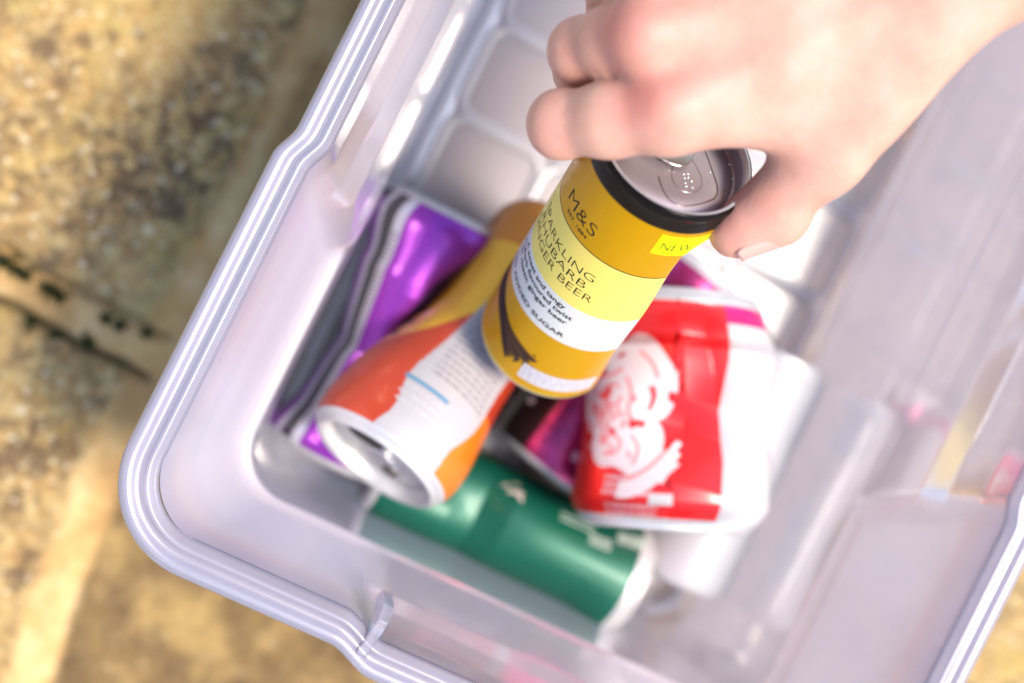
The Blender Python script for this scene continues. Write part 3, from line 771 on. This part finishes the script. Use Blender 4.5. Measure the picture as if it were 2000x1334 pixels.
def red_can():
    def df(s, x, y, z, ang, h):
        q = sstep(.004, .018, h) * sstep(s.L, s.L - .012, h)
        x = x * (1 + .17 * q); y = y * (1 - .30 * q)
        yy = y
        # crumples: broad flat facets meeting in soft ridges
        hv = h - .052 - x * .20
        y = y - .0085 * np.where(hv < 0, np.clip(1 + hv / .012, 0, 1), np.clip(1 - hv / .022, 0, 1)) * np.clip(1.3 - np.abs(x - .014) / .026, 0, 1) * (yy > 0)
        y = y - .0110 * np.clip(1 - np.abs(h - .0085) / .0125, 0, 1) * q * (yy > 0)
        y = y - .0045 * np.clip(1 - np.abs(x - .016 - (h - .03) * .35) / .012, 0, 1) * sstep(.05, .03, h) * q * (yy > 0)
        y = y + .0022 * np.sin(x * 90 + h * 40) * np.sin(h * 70 + 1) * q * (yy > 0)
        x = x + .006 * np.sin(h / s.L * 3.14) * (x < 0) - .003 * np.clip(1 - np.abs(h - .045) / .02, 0, 1) * (x > 0)
        return x, y, z
    c = Can('drink_can', at(1325, 588, .067), at(1298, 1034, .083), .0350, df, rim=.90, neck=.009)
    tag(c.root, 'flattened bright red can with big white script and a white side panel', 'can', 'crushed cans in the tub')
    red = pbr('red_metal', (.84, .030, .034), .40, .50, coat=.25, mottle=.08, mscale=30); mag = pbr('crimson_edge', (.62, .012, .16), .35, .3, coat=.3)
    def reg(a, h):
        if h < .004 or h > c.L - .005: return 2
        if 31 < a < 150: return 1 if .011 < h < c.L - .008 else (3 if h <= .011 else 1)
        return 0
    c.body([red, WHITE_P, ALU_SOFT, mag], reg); c.lid(ALU_SOFT, ALU_SOFT)
    mm = .205e-3; cx, cy = 1318, 585
    def pp(*q): return [((x - cx) * mm, -(y - cy) * mm) for x, y in q]
    S_ = [fill(pp((1237, 662), (1262, 668), (1282, 700), (1304, 745), (1300, 790), (1285, 825), (1262, 834), (1232, 830), (1205, 848), (1172, 852), (1150, 868), (1122, 862), (1108, 845), (1104, 815), (1092, 795), (1098, 770), (1130, 766), (1150, 755), (1180, 728), (1205, 715), (1215, 680))),
          fill(pp((1118, 850), (1150, 835), (1200, 838), (1250, 822), (1276, 836), (1286, 868), (1283, 900), (1272, 930), (1240, 945), (1205, 922), (1172, 930), (1146, 910), (1136, 885), (1140, 868))),
          stroke(pp((1320, 876), (1300, 910), (1272, 945), (1244, 968), (1220, 968)), .0068), stroke(pp((1268, 900), (1288, 912), (1276, 945)), .0085),
          stroke(pp((1098, 775), (1094, 800), (1106, 835)), .0060), stroke(pp((1215, 690), (1190, 705), (1165, 735)), .0050)]
    v, f = merge(S_); c.decal('script_lettering', v, f, pbr('script_white', (.70, .58, .57), .42, coat=.2), 0, 0, .00018)
    S_ = [stroke(pp((1258, 768), (1264, 785), (1254, 815)), .0026, w1=.0013), stroke(pp((1148, 790), (1164, 790), (1178, 774)), .0024), stroke(pp((1220, 844), (1238, 838), (1250, 842)), .0032), stroke(pp((1180, 852), (1188, 860), (1194, 854)), .0018),
          stroke(pp((1106, 856), (1120, 868), (1134, 868)), .0018), stroke(pp((1282, 832), (1296, 846)), .0030), stroke(pp((1196, 712), (1212, 706)), .0014)]
    v, f = merge(S_); c.decal('script_gaps', v, f, red, 0, 0, .00030)
    pk = pbr('pink_gap', (.80, .20, .21), .42)
    S_ = []
    for k in range(34):
        x, y = rnd.uniform(1104, 1235), rnd.uniform(775, 915)
        if abs(y - 858) < 8: continue
        S_.append(stroke(pp((x, y), (x + rnd.uniform(3, 8), y + rnd.uniform(-9, 9)), (x + rnd.uniform(-3, 6), y + rnd.uniform(6, 20))), .0012))
    S_ += [stroke(pp(*q), .0012) for q in (((1196, 770), (1172, 764), (1156, 782), (1166, 806), (1192, 808), (1202, 790)), ((1128, 768), (1150, 752), (1182, 748), (1205, 735)), ((1212, 752), (1224, 782), (1214, 818), (1226, 832)),
          ((1160, 872), (1186, 860), (1212, 876), (1200, 902), (1174, 900)), ((1228, 862), (1246, 886), (1238, 918)), ((1118, 800), (1132, 822), (1158, 830), (1150, 850)), ((1240, 700), (1262, 722), (1270, 752)), ((1290, 890), (1268, 925), (1240, 945)))]
    v, f = merge(S_); c.decal('script_thin_gaps', v, f, pk, 0, 0, .00026)  # thin pink gaps between the letters
    v, f = dashes(-.003, .016, -.0085, 0, 3, .0017, .0005, .0013, .0005); c.decal('lettering', v, f, pbr('pink_white_ink', (.82, .52, .52), .42), *[(-38), .0845 - .012], .00018)
    v, f = dashes(0, .020, -.005, 0, 2, .0014, .0005, .0013, .0005); c.decal('lettering', v, f, pbr('pink_print', (.85, .45, .45), .4), -40, .0835, .00018)
    v, f = stroke([(0, 0), (.010, .0004)], .0046); c.decal('logo_patch', v, f, WHITE_P, -13, .0815, .00018)
    v, f = dashes(0, .004, -.045, 0, 30, .0006, .0012, .0030, .0006); c.decal('fine_print', v, f, GREY_P, 78, .030, .00018)
red_can()

def white_can():
    def df(s, x, y, z, ang, h):
        x = x * (1 + .0); y = y * 1.0
        x, y = dent(x, y, ang, h, -30, .060, 40, .03, .004); return x, y, z
    c = Can('drink_can', (.2225, .0470, .030), (.2240, -.0625, .030), .0245, df, rim=.88)
    tag(c.root, 'plain white can lying along the tub wall beside the crushed red can', 'can', 'crushed cans in the tub')
    wh = pbr('white_can', (.48, .47, .47), .35, coat=.3)
    c.body([wh, ALU_SOFT], lambda a, h: 1 if h < .004 or h > c.L - .003 else 0); c.lid(ALU_SOFT, ALU_SOFT)
    v, f = dashes(0, .003, -.050, 0, 36, .0006, .0008, .0022, .0005); c.decal('fine_print', v, f, GREY_P, -38, .028, .00012)
white_can()

# ------------------------------------------------------------------ the hand
def smin(a, b, k):
    h = np.clip(.5 + .5 * (b - a) / k, 0, 1); return b * (1 - h) + a * h - k * h * (1 - h)
def cone(P, a, b, ra, rb):
    ab = b - a; L2 = ab @ ab + 1e-12
    t = np.clip(((P - a) @ ab) / L2, 0, 1)
    return np.linalg.norm(P - a - t[:, None] * ab, axis=1) - (ra + (rb - ra) * t)
def J(px, py, d): return atd(px, py, .468 - (.468 - d) * .72)
def build_hand():
    fingers = [  # (px, py, depth, radius) per joint: knuckle, middle joint, last joint, tip
        [(1300, 222, .4060, .0112), (1190, 234, .4160, .0111), (1098, 243, .4290, .0094), (1102, 252, .4520, .0084), (1122, 260, .4660, .0070)],
        [(1262, 72, .4020, .0112), (1195, 84, .4190, .0108), (1138, 100, .4330, .0094), (1135, 140, .4560, .0083), (1152, 190, .4740, .0072)],
        [(1272, -72, .4030, .0110), (1235, -45, .4180, .0098), (1206, -30, .4330, .0092), (1190, 60, .4620, .0080), (1180, 140, .4800, .0070)],
        [(1318, -205, .4120, .0100), (1300, -175, .4270, .0086), (1290, -150, .4430, .0080), (1262, -60, .4650, .0070), (1245, 20, .4800, .0060)]]
    thumb = [(1766, 84, .4000, .0148), (1610, 296, .4240, .0122), (1504, 408, .4390, .0097), (1452, 444, .4440, .0087), (1430, 456, .4455, .0071)]
    wrist_a, wrist_b = (1842, -42, .3950, .0168), (1850, -190, .3960, .0180)
    fore_a, fore_b = (1985, -150, .3880, .0200), (1990, -235, .3900, .0215)
    end_a, end_b = (2500, -565, .3500, .0290), (2500, -640, .3520, .0290)
    def q(t): return J(*t[:3]), t[3] * 1.03
    allp = [q(x)[0] for fl in fingers for x in fl] + [q(x)[0] for x in thumb + [wrist_a, wrist_b, end_a, end_b]]
    lo, hi = np.min(allp, 0) - .040, np.max(allp, 0) + .040
    vox = .00125
    n = np.ceil((hi - lo) / vox).astype(int) + 1
    ax = [lo[i] + vox * np.arange(n[i]) for i in range(3)]
    # coarse pass to find the cells near the surface
    def field(P):
        d = None
        def un(v, k):
            nonlocal d
            d = v if d is None else smin(d, v, k)
        wa, wb = q(wrist_a), q(wrist_b)
        mc = []
        for i, fl in enumerate(fingers):
            k0 = q(fl[0]); base = wa[0] * (1 - i / 3.2) + wb[0] * (i / 3.2)
            mid = (base * .45 + k0[0] * .55) - z_c * (-.001)
            un(cone(P, base, mid, .0165, .0135), .012); un(cone(P, mid, k0[0], .0135, k0[1] * .98), .012)
        # flesh of the palm under the metacarpals
        for i in range(3):
            A = q(fingers[i][0])[0] * .75 + wa[0] * .25; B = q(fingers[i + 1][0])[0] * .75 + wb[0] * .25
            un(cone(P, (A + B) / 2 + z_c * .006, (wa[0] + wb[0]) / 2 + z_c * .004, .011, .014), .012)
        un(cone(P, wa[0], wb[0], wa[1], wb[1]), .012)
        fa, fb, ea, eb = q(fore_a), q(fore_b), q(end_a), q(end_b)
        un(cone(P, wa[0], fa[0], wa[1], fa[1]), .014); un(cone(P, wb[0], fb[0], wb[1], fb[1]), .014)
        un(cone(P, fa[0], ea[0], fa[1], ea[1]), .014); un(cone(P, fb[0], eb[0], fb[1], eb[1]), .014)
        un(cone(P, (fa[0] + fb[0]) / 2, (ea[0] + eb[0]) / 2, .027, .034), .012)
        # thumb mount and web
        t = [q(x) for x in thumb]
        un(cone(P, t[0][0], t[1][0], t[0][1], t[1][1]), .012)
        un(cone(P, (t[0][0] * .6 + t[1][0] * .4) , J(1500, 215, .418), .0125, .0095), .010)
        un(cone(P, t[0][0] * .35 + t[1][0] * .65, J(1560, 232, .417), .0105, .0075), .009)
        un(cone(P, J(1320, 222, .4085), J(1590, 208, .4150), .0107, .0105), .008)
        un(cone(P, t[0][0] + z_c * .012, J(1480, 150, .424), .014, .011), .012)
        # thumb beyond its knuckle
        td = None
        for a, b in zip(t[1:-1], t[2:]):
            v = cone(P, a[0], b[0], a[1], b[1]); td = v if td is None else smin(td, v, .004)
        td = smin(td, np.linalg.norm(P - (t[2][0] + c_r * .003 - c_u * .002), axis=1) - .0098, .004)
        d = smin(d, td, .006)
        # fingers: apart from one another, blended into the knuckles
        fd = None
        for fl in fingers:
            g = [q(x) for x in fl]; v = None
            for a, b in zip(g[:-1], g[1:]):
                w = cone(P, a[0], b[0], a[1], b[1]); v = w if v is None else smin(v, w, .0035)
            # middle joint and knuckle bulges on the back of the finger
            v = smin(v, np.linalg.norm(P - (g[2][0] - z_c * .0010 - c_r * .0008), axis=1) - (g[2][1] + .0002), .003)
            v = smin(v, np.linalg.norm(P - (g[0][0] - z_c * .0030), axis=1) - .0090, .006)
            if fl is fingers[0]: v = smin(v, cone(P, J(1092, 231, .4290), J(1094, 257, .4300), .0079, .0079), .003)
            if fl is fingers[1]: v = smin(v, cone(P, J(1134, 91, .4330), J(1133, 114, .4340), .0079, .0079), .003)
            fd = v if fd is None else smin(fd, v, .0008)
        d = smin(d, fd, .0030)
        # tendons on the back of the hand
        for i, fl in enumerate(fingers):
            k0 = q(fl[0]); base = wa[0] * (1 - i / 3.2) + wb[0] * (i / 3.2)
            d = smin(d, cone(P, k0[0] - z_c * .0078, base - z_c * .0128, .0042, .0034), .005)
        return d
    cs = 4
    cax = [a[::cs] for a in ax]
    G = np.stack(np.meshgrid(*cax, indexing='ij'), -1); gs = G.shape[:3]
    dc = field(G.reshape(-1, 3)).reshape(gs)
    D = np.full(n, .02, np.float32)
    near = np.abs(dc) < vox * cs * 2.2
    D_sign = np.where(dc < 0, -.02, .02)
    for s_ in np.ndindex(*[int(np.ceil(n[i] / cs)) for i in range(3)]): pass
    up = np.repeat(np.repeat(np.repeat(D_sign, cs, 0), cs, 1), cs, 2)[:n[0], :n[1], :n[2]]
    D[:] = up
    nm = np.repeat(np.repeat(np.repeat(near, cs, 0), cs, 1), cs, 2)[:n[0], :n[1], :n[2]]
    I = np.argwhere(nm)
    out = np.empty(len(I), np.float32)
    for k in range(0, len(I), 200000):
        out[k:k + 200000] = field(lo + I[k:k + 200000] * vox)
    D[I[:, 0], I[:, 1], I[:, 2]] = out
    # surface nets
    s = D < 0
    cnt = np.zeros(n - 1, np.int8)
    for dx in (0, 1):
        for dy in (0, 1):
            for dz in (0, 1): cnt += s[dx:n[0] - 1 + dx, dy:n[1] - 1 + dy, dz:n[2] - 1 + dz]
    act = (cnt > 0) & (cnt < 8)
    C = np.argwhere(act); vid = -np.ones(n - 1, np.int64); vid[act] = np.arange(len(C))
    acc = np.zeros((len(C), 3)); num = np.zeros(len(C))
    cor = [(a, b, c) for a in (0, 1) for b in (0, 1) for c in (0, 1)]
    for i in range(8):
        for j in range(i + 1, 8):
            df = np.array(cor[j]) - np.array(cor[i])
            if np.abs(df).sum() != 1: continue
            a = D[tuple((C + cor[i]).T)]; b = D[tuple((C + cor[j]).T)]
            cr = (a < 0) != (b < 0); t = np.where(cr, a / np.where(cr, a - b, 1), 0)
            acc += np.where(cr[:, None], np.array(cor[i]) + t[:, None] * df, 0); num += cr
    V = lo + (C + acc / num[:, None]) * vox
    Fc = []
    for axx in range(3):
        o1, o2 = [(1, 2), (2, 0), (0, 1)][axx]
        sl0 = [slice(None)] * 3; sl1 = [slice(None)] * 3; sl0[axx] = slice(0, -1); sl1[axx] = slice(1, None)
        ch = s[tuple(sl0)] != s[tuple(sl1)]; E = np.argwhere(ch)
        ok = (E[:, o1] > 0) & (E[:, o2] > 0) & (E[:, o1] < n[o1] - 1) & (E[:, o2] < n[o2] - 1); E = E[ok]
        e1 = np.zeros(3, int); e1[o1] = 1; e2 = np.zeros(3, int); e2[o2] = 1
        qd = np.stack([vid[tuple((E - e1 - e2).T)], vid[tuple((E - e2).T)], vid[tuple(E.T)], vid[tuple((E - e1).T)]], 1)
        fl = ~s[tuple(E.T)]; qd[fl] = qd[fl][:, ::-1]; Fc.append(qd)
    Fc = np.vstack(Fc); Fc = Fc[(Fc >= 0).all(1)]
    # skin
    m, t, out_ = mat('skin')
    p = N(t, 'BsdfPrincipled', Roughness=.50); t.links.new(p.outputs[0], out_.inputs[0])
    p.inputs['Subsurface Weight'].default_value = .22; p.inputs['Subsurface Radius'].default_value = (1.0, .35, .2); p.inputs['Subsurface Scale'].default_value = .004
    p.inputs['Specular IOR Level'].default_value = .35
    at_ = N(t, 'Attribute', attribute_name='redness'); ah = N(t, 'Attribute', attribute_name='tan')
    tc = N(t, 'TexCoord')
    nz = N(t, 'TexNoise', Scale=70.0, Detail=6.0, Roughness=.6); t.links.new(tc.outputs['Object'], nz.inputs['Vector'])
    cr = N(t, 'ValToRGB'); e = cr.color_ramp.elements; e[0].position, e[1].position = .32, .70; e[0].color = (.58, .295, .210, 1); e[1].color = (.66, .385, .285, 1); t.links.new(nz.outputs[0], cr.inputs[0])
    x1 = N(t, 'MixRGB'); t.links.new(at_.outputs['Fac'], x1.inputs[0]); t.links.new(cr.outputs[0], x1.inputs[1]); x1.inputs[2].default_value = (.60, .15, .12, 1)
    x2 = N(t, 'MixRGB'); t.links.new(ah.outputs['Fac'], x2.inputs[0]); t.links.new(x1.outputs[0], x2.inputs[1]); x2.inputs[2].default_value = (.52, .27, .125, 1)
    t.links.new(x2.outputs[0], p.inputs['Base Color'])
    vo = N(t, 'TexVoronoi', Scale=900.0); t.links.new(tc.outputs['Object'], vo.inputs['Vector'])
    n2 = N(t, 'TexNoise', Scale=260.0, Detail=4.0); t.links.new(tc.outputs['Object'], n2.inputs['Vector'])
    ad = N(t, 'Math', operation='MULTIPLY_ADD'); ad.inputs[1].default_value = .35; t.links.new(vo.outputs[0], ad.inputs[0]); t.links.new(n2.outputs[0], ad.inputs[2])
    bp = N(t, 'Bump', Strength=.30, Distance=.0006); t.links.new(ad.outputs[0], bp.inputs['Height']); t.links.new(bp.outputs[0], p.inputs['Normal'])
    o = obj('person', V, Fc, m)
    sm = o.modifiers.new('s', 'SMOOTH'); sm.factor = .5; sm.iterations = 4
    red = np.zeros(len(V))
    for (px, py, d, r, k) in [(1262, 200, .398, .010, .75), (1232, 60, .396, .011, .75), (1240, -60, .398, .010, .7), (1098, 243, .424, .009, .55), (1130, 106, .424, .008, .35), (1440, 455, .44, .012, .35), (1506, 412, .43, .010, .25), (1475, 395, .44, .010, .4), (1560, 320, .43, .012, .4)]:
        red = np.maximum(red, k * np.exp(-(np.linalg.norm(V - J(px, py, d), axis=1) / r) ** 2))
    tan = .8 * sstep(.012, .055, (V - J(1790, 30, .39)) @ (J(2300, -340, .37) - J(1790, 30, .39)) / np.linalg.norm(J(2300, -340, .37) - J(1790, 30, .39)))
    for nme, arr in (('redness', red), ('tan', tan)):
        a = o.data.attributes.new(nme, 'FLOAT', 'POINT'); a.data.foreach_set('value', arr.astype(np.float32))
    tag(o, 'bare hand and forearm of a person lifting a gold can by its rim', 'person')
    # thumbnail
    A, B = J(1452, 444, .4440), J(1430, 456, .4455); u = (B - A) / np.linalg.norm(B - A)
    nrm = c_r * .44 - c_u * .84 - z_c * .30; nrm -= (nrm @ u) * u; nrm /= np.linalg.norm(nrm); b_ = np.cross(u, nrm)
    vs = []; na, nb = 14, 13
    for i in range(na):
        f = i / (na - 1); s0 = -.0085 + .0135 * f; rr = .0091 - .0014 * f
        for j in range(nb):
            g = (j / (nb - 1) - .5) * 2; w = (.0056 - .0012 * max(0, (f - .75) / .25) ** 2 - .0008 * max(0, (.2 - f) / .2) ** 2) * g
            vs.append(A + u * s0 + b_ * w + nrm * (math.sqrt(max(rr * rr - w * w, 1e-8)) + .0012 + .0008 * (1 - f)))
    fs = [(i * nb + j, i * nb + j + 1, (i + 1) * nb + j + 1, (i + 1) * nb + j) for i in range(na - 1) for j in range(nb - 1)]
    nm_ = pbr('nail', (.66, .375, .30), .28, coat=.25, spec=.5)
    na_ = obj('fingernail', vs, fs, nm_, o); so_ = na_.modifiers.new('s', 'SOLIDIFY'); so_.thickness = .0006; so_.offset = 1
    fix_normals(na_)
build_hand()
